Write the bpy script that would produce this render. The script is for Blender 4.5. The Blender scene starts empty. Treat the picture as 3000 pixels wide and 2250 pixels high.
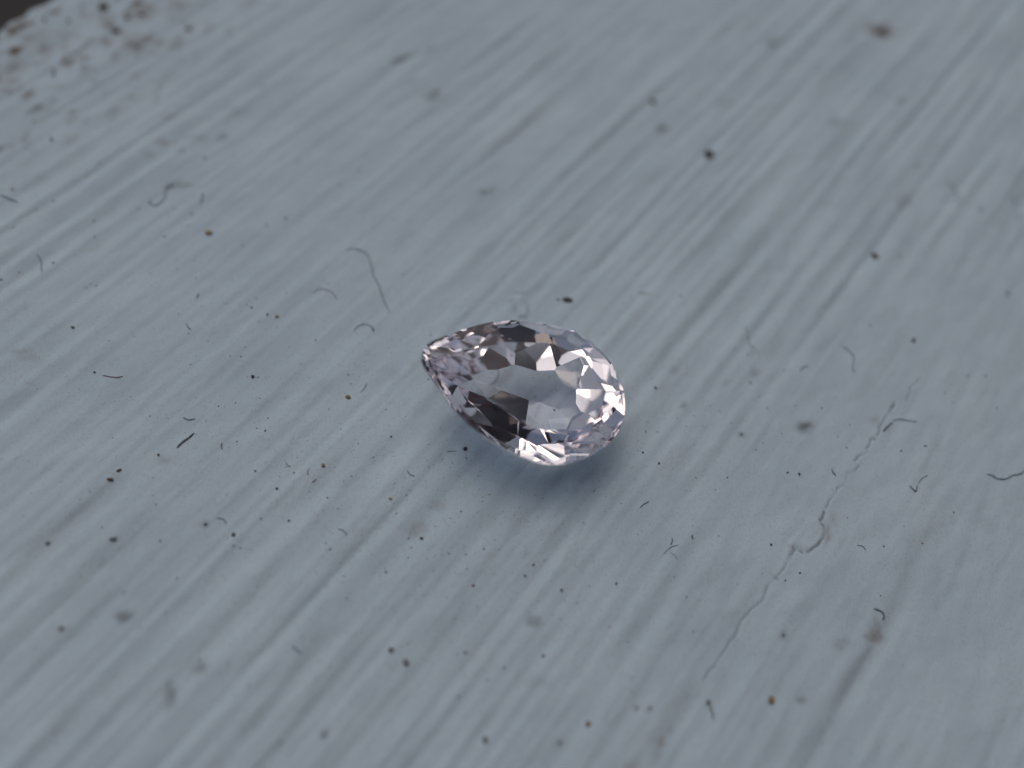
# Close-up of a pear-cut pale pink gemstone on a white-painted, weathered wooden window sill.
# 1 Blender unit = 1 cm.
import bpy, bmesh, math, random
import numpy as np
from mathutils import Vector, Matrix

# ------------------------------------------------------------------ camera, sky, sun, exposure
SC = bpy.context.scene
SC.unit_settings.scale_length = 0.01
FPX = 2425.0                                   # focal length in photo pixels (photo 3000 x 2250)
PITCH, ROLL, DIST = math.radians(62.3053), math.radians(11.0), 3.7
Fv = np.array([0.0, math.cos(PITCH), -math.sin(PITCH)])
Rv = np.array([1.0, 0.0, 0.0]); Uv = np.array([0.0, math.sin(PITCH), math.cos(PITCH)])
Xv = math.cos(ROLL) * Rv + math.sin(ROLL) * Uv
Yv = -math.sin(ROLL) * Rv + math.cos(ROLL) * Uv
CAM = -Fv * DIST
cam_data = bpy.data.cameras.new('camera'); cam = bpy.data.objects.new('camera', cam_data)
SC.collection.objects.link(cam); SC.camera = cam
M = Matrix.Identity(4)
for i in range(3):
    M[i][0], M[i][1], M[i][2], M[i][3] = Xv[i], Yv[i], -Fv[i], CAM[i]
cam.matrix_world = M
cam_data.sensor_width = 36.0; cam_data.lens = 36.0 * FPX / 3000.0
cam_data.clip_start = 0.05; cam_data.clip_end = 5000
cam_data.dof.use_dof = True; cam_data.dof.focus_distance = 3.51
cam_data.dof.aperture_blades = 0
APERTURE_CM = 0.18
cam_data.dof.aperture_fstop = (cam_data.lens * 1e-3) / APERTURE_CM   # lens/1000 units / fstop = aperture in units

SUN_AZ, SUN_EL = math.radians(124), math.radians(66)    # azimuth counter-clockwise from +X
world = bpy.data.worlds.new('World'); SC.world = world; world.use_nodes = True
wn = world.node_tree.nodes; wl = world.node_tree.links
sky = wn.new('ShaderNodeTexSky'); sky.sky_type = 'NISHITA'; sky.sun_disc = False
sky.sun_elevation = SUN_EL; sky.sun_rotation = math.pi / 2 - SUN_AZ
sky.air_density = 1.0; sky.dust_density = 5.5; sky.ozone_density = 1.0
wn['Background'].inputs['Strength'].default_value = 0.13
wl.new(sky.outputs['Color'], wn['Background'].inputs['Color'])
sun_d = bpy.data.lights.new('sun', 'SUN'); sun = bpy.data.objects.new('sun', sun_d); SC.collection.objects.link(sun)
sun_d.energy = 0.8; sun_d.angle = math.radians(70); sun_d.color = (1.0, 0.985, 0.96)
sd = Vector((math.cos(SUN_AZ) * math.cos(SUN_EL), math.sin(SUN_AZ) * math.cos(SUN_EL), math.sin(SUN_EL)))
sun.rotation_euler = sd.to_track_quat('Z', 'Y').to_euler()
SC.view_settings.view_transform = 'Standard'; SC.view_settings.look = 'None'
SC.view_settings.exposure = -1.13; SC.view_settings.gamma = 1.0
SC.render.engine = 'CYCLES'
cy = SC.cycles
cy.use_denoising = True; cy.max_bounces = 40; cy.transmission_bounces = 40; cy.glossy_bounces = 24; cy.diffuse_bounces = 4
cy.caustics_refractive = True; cy.caustics_reflective = True; cy.blur_glossy = 0.0; cy.sample_clamp_indirect = 14.0

rng = np.random.default_rng(7); random.seed(7)

# ------------------------------------------------------------------ helpers
def ray(px, py): return Fv + Xv * (px - 1500.0) / FPX + Yv * (1125.0 - py) / FPX
def at(px, py, z=0.0):
    r = ray(px, py); return CAM + r * ((z - CAM[2]) / r[2])
GA = math.radians(60.6388)                      # direction of the wood grain
gs = np.array([math.cos(GA), math.sin(GA)]); gt = np.array([-gs[1], gs[0]])
def st(px, py):
    q = at(px, py)[:2]; return q @ gs, q @ gt
def pxsize(px, py): return float(np.linalg.norm(at(px + 1, py) - at(px, py)))

def tag(o, label=None, cat=None, group=None, kind=None):
    if label: o['label'] = label
    if cat: o['category'] = cat
    if group: o['group'] = group
    if kind: o['kind'] = kind
    return o
def mesh_obj(name, verts, faces, mat, parent=None, smooth=False):
    me = bpy.data.meshes.new(name); me.from_pydata([tuple(v) for v in verts], [], faces); me.update()
    if smooth: me.shade_smooth()
    me.materials.append(mat)
    o = bpy.data.objects.new(name, me); SC.collection.objects.link(o)
    if parent: o.parent = parent
    return o
def new_mat(name):
    m = bpy.data.materials.new(name); m.use_nodes = True
    nt = m.node_tree; return m, nt, nt.nodes['Principled BSDF']

def simple_mat(name, col, rough=0.7, var=0.35, scale=60.0, bump=0.3):
    m, nt, b = new_mat(name)
    tc = nt.nodes.new('ShaderNodeTexCoord'); nz = nt.nodes.new('ShaderNodeTexNoise')
    nz.inputs['Scale'].default_value = scale; nz.inputs['Detail'].default_value = 4
    nt.links.new(tc.outputs['Object'], nz.inputs['Vector'])
    r = nt.nodes.new('ShaderNodeValToRGB')
    r.color_ramp.elements[0].position = 0.3; r.color_ramp.elements[1].position = 0.7
    r.color_ramp.elements[0].color = tuple(c * (1 - var) for c in col) + (1,)
    r.color_ramp.elements[1].color = tuple(min(1, c * (1 + var)) for c in col) + (1,)
    nt.links.new(nz.outputs['Fac'], r.inputs['Fac']); nt.links.new(r.outputs['Color'], b.inputs['Base Color'])
    b.inputs['Roughness'].default_value = rough
    bp = nt.nodes.new('ShaderNodeBump'); bp.inputs['Strength'].default_value = bump; bp.inputs['Distance'].default_value = 0.002
    nt.links.new(nz.outputs['Fac'], bp.inputs['Height']); nt.links.new(bp.outputs['Normal'], b.inputs['Normal'])
    return m

# ------------------------------------------------------------------ relief of the painted board
LS, LT = 14.0, 10.0                             # noise lattice size (cm) along / across the grain
NS, NT = 1400, 2500
S0, T0 = -6.0, -5.5
def aniso(ls, lt, seed, power=None):
    """gaussian random field with correlation lengths ls (along), lt (across), unit variance"""
    r = np.random.default_rng(seed).standard_normal((NS, NT))
    fs = np.fft.fftfreq(NS, LS / NS)[:, None]; ft = np.fft.rfftfreq(NT, LT / NT)[None, :]
    k = np.exp(-0.5 * ((2 * math.pi * fs * ls) ** 2 + (2 * math.pi * ft * lt) ** 2))
    a = np.fft.irfft2(np.fft.rfft2(r) * k, s=(NS, NT)); return a / a.std()
f_wide = aniso(2.4, 0.085, 1)
f_ridge = aniso(1.0, 0.020, 2)
f_mid = aniso(0.9, 0.013, 3)
f_fine = aniso(0.16, 0.0085, 4)
f_lump = aniso(0.055, 0.035, 5)
f_brk = aniso(0.20, 0.024, 11)
f_peel = aniso(0.030, 0.018, 12)
f_amp = aniso(1.2, 0.5, 6)
f_warp = aniso(1.4, 0.6, 8)
f_pit = aniso(0.012, 0.010, 9)
def samp(f, s, t):
    i = np.clip((s - S0) / LS * NS, 0, NS - 2.001); j = np.clip((t - T0) / LT * NT, 0, NT - 2.001)
    i0 = i.astype(int); j0 = j.astype(int); a = i - i0; b = j - j0
    return (f[i0, j0] * (1 - a) * (1 - b) + f[i0 + 1, j0] * a * (1 - b) + f[i0, j0 + 1] * (1 - a) * b + f[i0 + 1, j0 + 1] * a * b)

def polyline_dist(s, t, pts):
    """distance of many points to a polyline given in (s,t); also signed side"""
    d = np.full(s.shape, 1e9)
    for (a, b) in zip(pts[:-1], pts[1:]):
        ax, ay = a; bx, by = b; L2 = (bx - ax) ** 2 + (by - ay) ** 2 + 1e-12
        u = np.clip(((s - ax) * (bx - ax) + (t - ay) * (by - ay)) / L2, 0, 1)
        d = np.minimum(d, np.hypot(s - ax - u * (bx - ax), t - ay - u * (by - ay)))
    return d
def ST(pts): return [st(*p) for p in pts]

# long hairline crack in the paint, in the order the eye follows it (photo pixels -> board)
CRACKS = [
    ([(2695,1107),(2690,1123),(2667,1134),(2665,1156),(2656,1176)], .0035, .75),
    ([(2621,1181),(2609,1205),(2598,1228),(2580,1250),(2569,1272)], .0048, 1.0),
    ([(2569,1288),(2549,1297),(2538,1313)], .0045, .9),
    ([(2545,1323),(2536,1331),(2520,1333),(2504,1353)], .0042, .85),
    ([(2516,1366),(2497,1384),(2482,1389),(2480,1409),(2466,1418),(2455,1431),(2446,1440),(2431,1463),(2419,1487)], .0042, .7),
    ([(2415,1500),(2401,1521),(2413,1539),(2417,1557),(2413,1581),(2397,1605),(2366,1623)], .0062, 1.0),
    ([(2352,1623),(2323,1603),(2305,1601)], .0045, .8),
    ([(2330,1610),(2300,1650),(2268,1690),(2246,1721),(2236,1762),(2208,1782),(2171,1823),(2161,1850),(2131,1891),(2110,1925),(2083,1958),(2063,1992)], .0055, .6),
    ([(2256,1677),(2270,1688),(2284,1690)], .006, .8),
    ([(1780,750),(1745,782),(1700,800),(1660,835)], .012, .3),
    ([(465,280),(455,300),(480,225),(520,198),(540,180)], .010, .5),
    ([(420,215),(445,232),(462,238)], .007, .35),
    ([(1655,1640),(1700,1560),(1720,1500)], .012, .2),
]
# wider grooves between ridges: (path, half width cm, depth cm, grime; painted shade for the dents)
GROOVES = [
    ([(2830,1430),(2760,1560),(2707,1605),(2585,1857),(2470,2030),(2347,2216),(2300,2330)], .055, .016, .22),
    ([(2063,1992),(2022,2047),(1975,2121),(1941,2182),(1900,2260)], .035, .010, .35),
    ([(2960,1250),(2900,1430),(2800,1720),(2740,1850)], .03, .007, .05),
    ([(2120,1250),(2040,1330),(1940,1440)], .02, .003, .0),
    ([(0,1720),(120,1610),(292,1460),(420,1340)], .06, .016, .22),
    ([(60,1640),(200,1530),(370,1390)], .04, .010, .10),
    ([(700,2190),(800,2070),(930,1900),(1010,1820)], .045, .011, .15),
    ([(850,2170),(960,2020),(1070,1880),(1180,1770)], .04, .009, .10),
    ([(1620,740),(1700,665),(1790,580),(1850,520)], .022, .009, .16),
    ([(1140,188),(1190,166),(1215,158),(1250,150),(1285,130)], .017, .016, 1.15),
    ([(1270,120),(1310,105),(1370,70),(1405,20)], .02, .008, .16),  # shading dents: the last value paints part of their shade
    ([(1080,340),(1250,270),(1380,190),(1500,110),(1640,10)], .04, .010, .14),
    ([(980,520),(1100,440),(1230,360),(1330,300)], .03, .008, .10),
    ([(1300,560),(1450,450),(1570,350),(1700,250)], .03, .007, .08),
    ([(2310,700),(2430,560),(2520,450),(2620,300)], .028, .008, .10),
    ([(2400,300),(2560,185),(2740,0)], .03, .008, .10),
    ([(330,320),(430,250),(520,190),(640,130)], .025, .008, .14),
    ([(0,420),(140,340),(300,250),(400,190)], .03, .006, .10),
    ([(380,520),(520,430),(700,330),(900,250)], .03, .007, .10),
    ([(1880,1180),(1800,1350),(1730,1480),(1600,1650),(1530,1760)], .05, .008, .06),
    ([(1210,1130),(1180,1230),(1060,1380),(940,1500)], .03, .005, .04),
    ([(2600,1300),(2700,1150),(2790,960),(2900,800)], .03, .005, .05),
    ([(2560,1650),(2680,1450),(2800,1200),(2900,1000)], .03, .006, .05),
    ([(1740,2250),(1850,2100),(1960,1950),(2100,1760)], .03, .005, .05),
    ([(1500,1200),(1530,1190)], .02, .0, .0),
]
# soft stains and the stone's painted shadow: centre px, radius px along, radius px across, strength, colour key
STAINS_SHADE = [
    (2360,1245,20,16,.75,0),(2126,1121,14,10,.3,1),(2215,1093,16,9,.25,1),(2215,1032,13,8,.25,1),
    (36,203,21,16,0.22,1),(18,240,21,13,0.28,1),(60,190,19,10,0.19,1),(136,149,14,11,0.28,1),(183,136,13,8,0.28,1),(231,156,10,11,0.19,1),
    (90,120,32,11,0.19,1),(120,100,27,11,0.19,1),(310,52,19,10,0.19,1),(341,90,14,8,0.33,1),(350,100,21,11,0.17,1),
    (416,30,21,13,0.33,1),(373,52,11,8,0.33,0),(300,20,13,11,0.28,1),(200,90,21,6,0.14,1),(554,80,14,16,.4,1),
    (115,180,21,6,0.28,1),(180,255,26,8,0.15,1),(190,105,10,6,0.17,1),(400,45,27,10,0.17,1),(445,20,19,8,0.14,1),
    (479,423,20,10,.4,1),(440,450,22,8,.25,0),(535,445,14,8,.25,1),(530,540,26,10,.3,0),(590,405,26,10,.25,0),(655,400,12,10,.3,0),
    (700,325,30,12,.22,0),(500,345,26,10,.2,1),(1271,267,34,16,.5,0),(1416,560,22,12,.3,0),(1941,373,14,10,.35,0),
    (1230,240,18,10,.2,0),(2260,120,20,14,.3,0),(2575,80,26,8,.55,1),(2598,92,14,9,.6,1),(2512,130,20,8,.3,0),(2400,200,14,10,.25,0),
    (2640,300,12,10,.3,0),(2450,360,26,14,.25,0),(2650,590,22,16,.2,0),(1500,878,9,5,.3,0),(1522,858,16,4,.25,0),(1546,905,5,16,.42,0),(1530,928,14,5,.42,0),(1508,905,7,10,.22,0),
    (1541,1621,13,13,.28,0),(1363,1316,9,9,.5,0),(1700,1390,60,20,.2,1),(2003,1188,9,9,.4,0),(2173,1272,8,7,.45,0),  # the wide brown patch paints the stone's soft shadow
    (576,1958,34,14,.42,0),(498,2026,12,24,.42,0),(356,1803,17,10,.5,0),(182,1843,18,9,.45,1),(602,1538,18,10,.35,0),
    (2564,1870,16,12,.42,1),(2570,1830,10,22,.2,0),(1566,1823,17,14,.4,0),(2293,1864,10,12,.35,0),(2460,1890,26,16,.2,0),
    (1941,2182,22,28,.55,1),(1965,2135,18,26,.55,1),(1866,2074,10,10,.4,0),(1904,2074,10,10,.35,0),(2354,2053,14,9,.4,0),
    (1640,2175,10,10,.35,0),(1050,1080,16,10,.2,1),(1140,1090,20,14,.15,1),(1230,1550,22,16,.22,1),(1280,1480,24,12,.16,1),
    (790,1290,30,8,.15,1),(480,1350,26,12,.25,1),(300,1640,20,12,.15,0),(950,2150,10,12,.35,0),(2100,1800,40,12,.12,1),
    (2440,1520,14,18,.4,1),(2425,1555,12,20,.35,1),(2560,1230,14,9,.25,1),(100,1050,24,8,.25,1),(70,1030,34,6,.2,1),(85,1125,18,5,.3,1),
    (1575,2000,26,14,.15,0),(2900,1550,30,18,.12,0),(2780,540,20,12,.2,0),(2120,300,18,12,.2,0),(1850,2250,30,20,.2,1),(1975,1080,10,8,.2,1),
]
FLAKE = np.array(ST([(2401,1521),(2413,1545),(2417,1562),(2411,1583),(2395,1606),(2366,1621),(2330,1600),(2310,1650),(2290,1640),(2300,1590),(2330,1560),(2370,1510)]))
CHIP = np.array(ST([(1486,874),(1512,862),(1534,868),(1544,892),(1552,912),(1540,930),(1516,924),(1506,902),(1492,890)]))
def inside(poly, s, t):
    r = np.zeros(s.shape, bool); n = len(poly)
    for i in range(n):
        x0, y0 = poly[i]; x1, y1 = poly[(i + 1) % n]
        c = ((y0 > t) != (y1 > t)) & (s < (x1 - x0) * (t - y0) / (y1 - y0 + 1e-12) + x0); r ^= c
    return r

def relief(s, t, want_stain_shade=False):
    w = samp(f_warp, s, t) * 0.012
    tw = t + w
    amp = 1.0 + 0.38 * samp(f_amp, s, t)
    amp = amp * (0.85 + 0.55 * np.clip((-t - 0.6) / 1.8, 0, 1) + 0.25 * np.clip((t - 0.8) / 2, 0, 1))
    # calmer paint around the stone
    amp = amp * (1 - 0.35 * np.exp(-((s - 0.1) ** 2 + t ** 2) / 0.9))
    rid = samp(f_ridge, s, tw)
    rid = np.where(rid < 0, -np.abs(rid) ** 1.25, rid * 0.85)
    h = amp * (0.0018 * samp(f_wide, s, tw) + 0.0027 * rid + 0.0014 * samp(f_mid, s, tw) + 0.0026 * samp(f_brk, s, tw)) \
        + 0.00024 * samp(f_fine, s, tw) + 0.0015 * samp(f_lump, s, t) + 0.00080 * samp(f_peel, s, t) + 0.00022 * samp(f_pit, s, t)
    g0 = np.zeros(s.shape); g1 = np.zeros(s.shape)
    wob = 0.012 * samp(f_lump, s, t)
    for pts, hw, dep, gr in GROOVES:
        P = ST(pts); P = np.array(P)
        m = (s > P[:, 0].min() - 4 * hw) & (s < P[:, 0].max() + 4 * hw) & (t > P[:, 1].min() - 4 * hw) & (t < P[:, 1].max() + 4 * hw)
        if not m.any(): continue
        d = polyline_dist(s[m], t[m], P)
        # fade towards both ends
        u = (s[m] - P[:, 0].min()) / (np.ptp(P[:, 0]) + 1e-6); fade = np.clip(np.minimum(u, 1 - u) * 5, 0.0, 1) ** .7
        k = np.exp(-0.5 * ((d + 0.25 * wob[m]) / (hw * 0.55)) ** 2) * fade * (.75 + .25 * samp(f_brk, s[m], t[m]))
        h[m] -= dep * k * 0.62
        g0[m] += gr * k * 0.7
    ins = inside(FLAKE, s, t)
    if ins.any():
        d = polyline_dist(s, t, np.vstack([FLAKE, FLAKE[:1]]))
        rim = polyline_dist(s, t, FLAKE[:7])              # the cracked side stands up sharply, the rest melts into the paint
        u = np.clip(d / 0.085, 0, 1); u = u * u * (3 - 2 * u)
        v = np.clip(d / 0.016, 0, 1) * np.exp(-(rim / .09) ** 2)
        h += np.where(ins, 0.0050 * np.maximum(u, v), 0)
    ins = inside(CHIP, s, t)
    if ins.any():
        d = polyline_dist(s, t, np.vstack([CHIP, CHIP[:1]]))
        h += np.where(ins, 0.0060 * np.clip(d / .012, 0, 1), 0)
    for pts, hw, a in CRACKS:
        P = np.array(ST(pts))
        m = (s > P[:, 0].min() - .08) & (s < P[:, 0].max() + .08) & (t > P[:, 1].min() - .08) & (t < P[:, 1].max() + .08)
        if not m.any(): continue
        jit = 0.0035 * samp(f_pit, s[m] * 1.0, t[m])
        brk = np.clip(.98 + .45 * samp(f_lump, s[m] * 2.3, t[m] * 2.3), .12, 1)
        d = polyline_dist(s[m] + jit, t[m] + jit, P)
        k = np.exp(-0.5 * (d / (hw * 0.75)) ** 2)
        h[m] -= 0.006 * a * k * brk
        h[m] += 0.0005 * a * np.exp(-0.5 * ((d - 0.015) / 0.010) ** 2)      # slightly curled lips
        g0[m] += 0.68 * a * brk * np.exp(-0.5 * (d / (hw * 0.50)) ** 2)
    for (x, y, ra, rc, a, c) in STAINS_SHADE:
        p0 = at(x, y)[:2]; p1 = at(x + ra, y)[:2] - p0; p2 = at(x, y - rc)[:2] - p0
        A = np.array([p1, p2]).T; Ai = np.linalg.inv(A)
        c0, c1 = p0 @ gs, p0 @ gt; R = max(np.linalg.norm(p1), np.linalg.norm(p2)) * 3
        m = (np.abs(s - c0) < R) & (np.abs(t - c1) < R)
        if not m.any(): continue
        dx = (s[m] - c0)[:, None] * gs + (t[m] - c1)[:, None] * gt
        q = dx @ Ai.T; rr = np.hypot(q[:, 0], q[:, 1]) + 0.30 * samp(f_lump, s[m], t[m]) + 0.35 * samp(f_peel, s[m], t[m]) + 0.22 * samp(f_pit, s[m], t[m])
        k = a * np.exp(-0.5 * (np.clip(rr, 0, 9) / 0.72) ** 2)
        if c: g1[m] += k
        else: g0[m] += k
        h[m] -= 0.0006 * k
    # mould and grime gathering at the outer edge of the board
    edge = np.clip((t - 2.3) / 0.8, 0, 1) ** 1.3 * np.clip(1.25 - .55 * np.abs(s - .1), 0, 1)
    n_ = samp(f_lump, s * 1.0, t) * 0.13 + samp(f_peel, s, t) * .30 + samp(f_pit, s, t) * .16 + samp(f_amp, s, t) * .10
    g1 += edge * np.clip(n_ + .06, 0, 1) * .80
    g0 += edge * np.clip(n_ - .30, 0, 1) * 1.2
    if want_stain_shade: return h, np.clip(g0, 0, 1), np.clip(g1, 0, 1)
    return h
def h_at(x, y):
    s = np.array([x * gs[0] + y * gs[1]]); t = np.array([x * gt[0] + y * gt[1]])
    return float(relief(s, t)[0])

# ------------------------------------------------------------------ the board itself
def paint_material():
    m, nt, b = new_mat('weathered_white_paint'); N = nt.nodes; L = nt.links
    tc = N.new('ShaderNodeTexCoord')
    mp = N.new('ShaderNodeMapping'); mp.inputs['Rotation'].default_value = (0, 0, -GA)
    L.new(tc.outputs['Object'], mp.inputs['Vector'])
    def noise(scale, detail, stretch=None, rough=0.55):
        v = mp.outputs['Vector']
        if stretch:
            sc_ = N.new('ShaderNodeMapping'); sc_.inputs['Scale'].default_value = (stretch, 1, 1); L.new(v, sc_.inputs['Vector']); v = sc_.outputs['Vector']
        n = N.new('ShaderNodeTexNoise'); n.inputs['Scale'].default_value = scale; n.inputs['Detail'].default_value = detail; n.inputs['Roughness'].default_value = rough
        L.new(v, n.inputs['Vector']); return n.outputs['Fac']
    def ramp(fac, p0, c0, p1, c1):
        r = N.new('ShaderNodeValToRGB'); e = r.color_ramp.elements
        e[0].position, e[1].position = p0, p1; e[0].color, e[1].color = (*c0, 1), (*c1, 1); L.new(fac, r.inputs['Fac']); return r.outputs['Color']
    def mix(fac, a, c, mode='MIX'):
        x = N.new('ShaderNodeMix'); x.data_type = 'RGBA'; x.blend_type = mode
        if isinstance(fac, float): x.inputs['Factor'].default_value = fac
        else: L.new(fac, x.inputs['Factor'])
        for sock, v in ((x.inputs[6], a), (x.inputs[7], c)):
            if isinstance(v, tuple): sock.default_value = (*v, 1)
            else: L.new(v, sock)
        return x.outputs[2]
    base = ramp(noise(1.6, 5), .3, (.462, .572, .648), .72, (.532, .646, .720))
    streak = ramp(noise(26, 6, .09, .62), .34, (.78, .80, .83), .64, (1.0, 1.0, 1.0))
    col = mix(.16, base, streak, 'MULTIPLY')
    warm = ramp(noise(5, 4, .5), .50, (1, 1, 1), .78, (.97, .955, .95))
    col = mix(1.0, col, warm, 'MULTIPLY')
    # fine dust ground into the paint: tiny grey freckles
    v1 = N.new('ShaderNodeTexVoronoi'); v1.feature = 'F1'; v1.inputs['Scale'].default_value = 62; L.new(mp.outputs['Vector'], v1.inputs['Vector'])
    freck = ramp(v1.outputs['Distance'], .05, (1, 1, 1), .17, (0, 0, 0))
    # only some cells carry a freckle
    sep = N.new('ShaderNodeSeparateColor'); L.new(v1.outputs['Color'], sep.inputs[0])
    gate = ramp(sep.outputs[0], .50, (0, 0, 0), .80, (.55, .55, .55))
    patch = ramp(noise(2.2, 3), .42, (.25, .25, .25), .62, (1, 1, 1))
    f = mix(1.0, mix(1.0, freck, gate, 'MULTIPLY'), patch, 'MULTIPLY')
    col = mix(f, col, (.16, .17, .18))
    gritty = ramp(noise(95, 4), .50, (0, 0, 0), .72, (.42, .42, .42))
    col = mix(gritty, col, (.36, .37, .38))
    at_ = N.new('ShaderNodeAttribute'); at_.attribute_name = 'grime'  # real grime and stains mixed with painted shade
    s2 = N.new('ShaderNodeSeparateColor'); L.new(at_.outputs['Color'], s2.inputs[0])
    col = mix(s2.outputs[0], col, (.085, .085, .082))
    col = mix(s2.outputs[1], col, (.150, .098, .055))
    L.new(col, b.inputs['Base Color'])
    b.inputs['Roughness'].default_value = .85
    b.inputs['Specular IOR Level'].default_value = .10
    n1 = noise(45, 6, .5, .65)
    bp = N.new('ShaderNodeBump'); bp.inputs['Strength'].default_value = .7; bp.inputs['Distance'].default_value = .0022
    L.new(n1, bp.inputs['Height'])
    n2 = noise(150, 3); bp2 = N.new('ShaderNodeBump'); bp2.inputs['Strength'].default_value = .7; bp2.inputs['Distance'].default_value = .0012
    L.new(n2, bp2.inputs['Height']); L.new(bp.outputs['Normal'], bp2.inputs['Normal']); L.new(bp2.outputs['Normal'], b.inputs['Normal'])
    return m

def axis(segments):
    out = [segments[0][0]]
    for a, b, step in segments:
        n = max(1, round((b - a) / step)); out += list(a + (b - a) * np.arange(1, n + 1) / n)
    return np.array(out)
sa = axis([(-40, -6, 3.4), (-6, -2.7, .03), (-2.7, 4.5, .0092), (4.5, 7.5, .03), (7.5, 40, 3.2)])
T_EDGE = 3.415
ta = axis([(-11, -5, .5), (-5, -2.75, .03), (-2.75, -1.9, .0065), (-1.9, .9, .0048), (.9, T_EDGE - .12, .0075), (T_EDGE - .12, T_EDGE, .006)])
S, T = np.meshgrid(sa, ta, indexing='ij')
Hh, G0, G1 = relief(S.ravel(), T.ravel(), True)
Hh = Hh.reshape(S.shape)
fade = np.clip((np.minimum(S + 5.9, 7.4 - S)) / 1.0, 0, 1) * np.clip((T + 5.3) / .6, 0, 1)
Hh *= fade
# wavering, chipped outer edge: shift the last few centimetres sideways, round it over
er = np.random.default_rng(21)
def edge_line(s):
    return (0.018 * np.sin(s * 2.1 + .4) + 0.012 * np.sin(s * 7.3 + 1.2) + 0.010 * np.sin(s * 17 + 2) + 0.006 * np.sin(s * 41) - 0.014 * np.exp(-((s + .02) / .05) ** 2))
q = np.clip((T - (T_EDGE - .35)) / .35, 0, 1)
T2 = T + q ** 2 * edge_line(S)
Hh -= 0.035 * np.clip((T - (T_EDGE - .10)) / .10, 0, 1) ** 2.5
XX = S * gs[0] + T2 * gt[0]; YY = S * gs[1] + T2 * gt[1]
ns_, nt_ = S.shape
top = np.stack([XX, YY, Hh], -1).reshape(-1, 3)
# outer vertical face of the board
rows = []
for k, (dz, dt) in enumerate([(-.07, .006), (-.2, .004), (-1.0, 0), (-2.2, 0)]):
    tt = T2[:, -1] + dt; z = Hh[:, -1] + dz
    rows.append(np.stack([S[:, -1] * gs[0] + tt * gt[0], S[:, -1] * gs[1] + tt * gt[1], z], -1))
verts = np.vstack([top] + rows)
idx = np.arange(ns_ * nt_).reshape(ns_, nt_)
quads = np.stack([idx[:-1, :-1], idx[1:, :-1], idx[1:, 1:], idx[:-1, 1:]], -1).reshape(-1, 4)
prev = idx[:, -1]; extra = []
for k in range(len(rows)):
    cur = ns_ * nt_ + k * ns_ + np.arange(ns_)
    extra.append(np.stack([prev[:-1], prev[1:], cur[1:], cur[:-1]], -1)); prev = cur
quads = np.vstack([quads] + extra).astype(np.int32)
me = bpy.data.meshes.new('window_sill')
me.vertices.add(len(verts)); me.vertices.foreach_set('co', verts.astype(np.float32).ravel())
me.loops.add(quads.size); me.loops.foreach_set('vertex_index', quads.ravel())
me.polygons.add(len(quads)); me.polygons.foreach_set('loop_start', np.arange(0, quads.size, 4, dtype=np.int32))
me.update(calc_edges=True); me.validate(); me.shade_smooth()
ca = me.color_attributes.new('grime', 'FLOAT_COLOR', 'POINT')  # real grime, plus painted shade by the stone, dents and outer edge
cv = np.zeros((len(verts), 4), np.float32); cv[:, 3] = 1
cv[:ns_ * nt_, 0] = G0; cv[:ns_ * nt_, 1] = G1; cv[ns_ * nt_:, 0] = .95  # outer face set near-black, painting in the shade of the gap
rimk = np.clip((T.ravel() - (T_EDGE - .035)) / .03, 0, 1) * .9; cv[:ns_ * nt_, 0] = np.maximum(cv[:ns_ * nt_, 0], rimk)  # the painted gap shade carried up over the rim
ca.data.foreach_set('color', cv.ravel())
me.materials.append(paint_material())
sill = bpy.data.objects.new('window_sill', me); SC.collection.objects.link(sill)
tag(sill, 'weathered white painted wooden window sill with raised grain, hairline cracks and dust', kind='structure')

# ------------------------------------------------------------------ what lies beyond the sill's edge, and an unseen dark backdrop added for reflections in the stone
def st_box(name, s0, s1, t0, t1, z0, z1, mat, kind='structure', label=None):
    v = []
    for z in (z0, z1):
        for s_, t_ in ((s0, t0), (s1, t0), (s1, t1), (s0, t1)):
            v.append((s_ * gs[0] + t_ * gt[0], s_ * gs[1] + t_ * gt[1], z))
    o = mesh_obj(name, v, [(3, 2, 1, 0), (4, 5, 6, 7), (0, 1, 5, 4), (1, 2, 6, 5), (2, 3, 7, 6), (3, 0, 4, 7)], mat)
    return tag(o, label, kind=kind)
dark_stone = simple_mat('brown_grey_stone', (.030, .024, .025), .8, .3, 3.0, .8)
ledge = st_box('ledge', -40, 40, T_EDGE + .09, T_EDGE + 12, -2.3, -.12, dark_stone,
               label='dark brown grey ledge below the outer edge of the white sill')
reflection_wall_mat = simple_mat('dark_reflection_wall', (.011, .0075, .0085), .95, .5, .12, .4)
for n_ in reflection_wall_mat.node_tree.nodes:
    if n_.type == 'VALTORGB':
        n_.color_ramp.elements[0].position = .46; n_.color_ramp.elements[0].color = (.006, .006, .009, 1)
        n_.color_ramp.elements[1].position = .62; n_.color_ramp.elements[1].color = (.045, .013, .014, 1)
reflection_wall_mat.node_tree.nodes['Principled BSDF'].inputs['Specular IOR Level'].default_value = .05
st_box('reflection_wall', -90, 90, -13.5, -11.05, -30, 30, reflection_wall_mat, label='unseen dark red brown backdrop added for dark reflections in the gemstone')  # unseen slab, added so the facets have something dark to reflect

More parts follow.
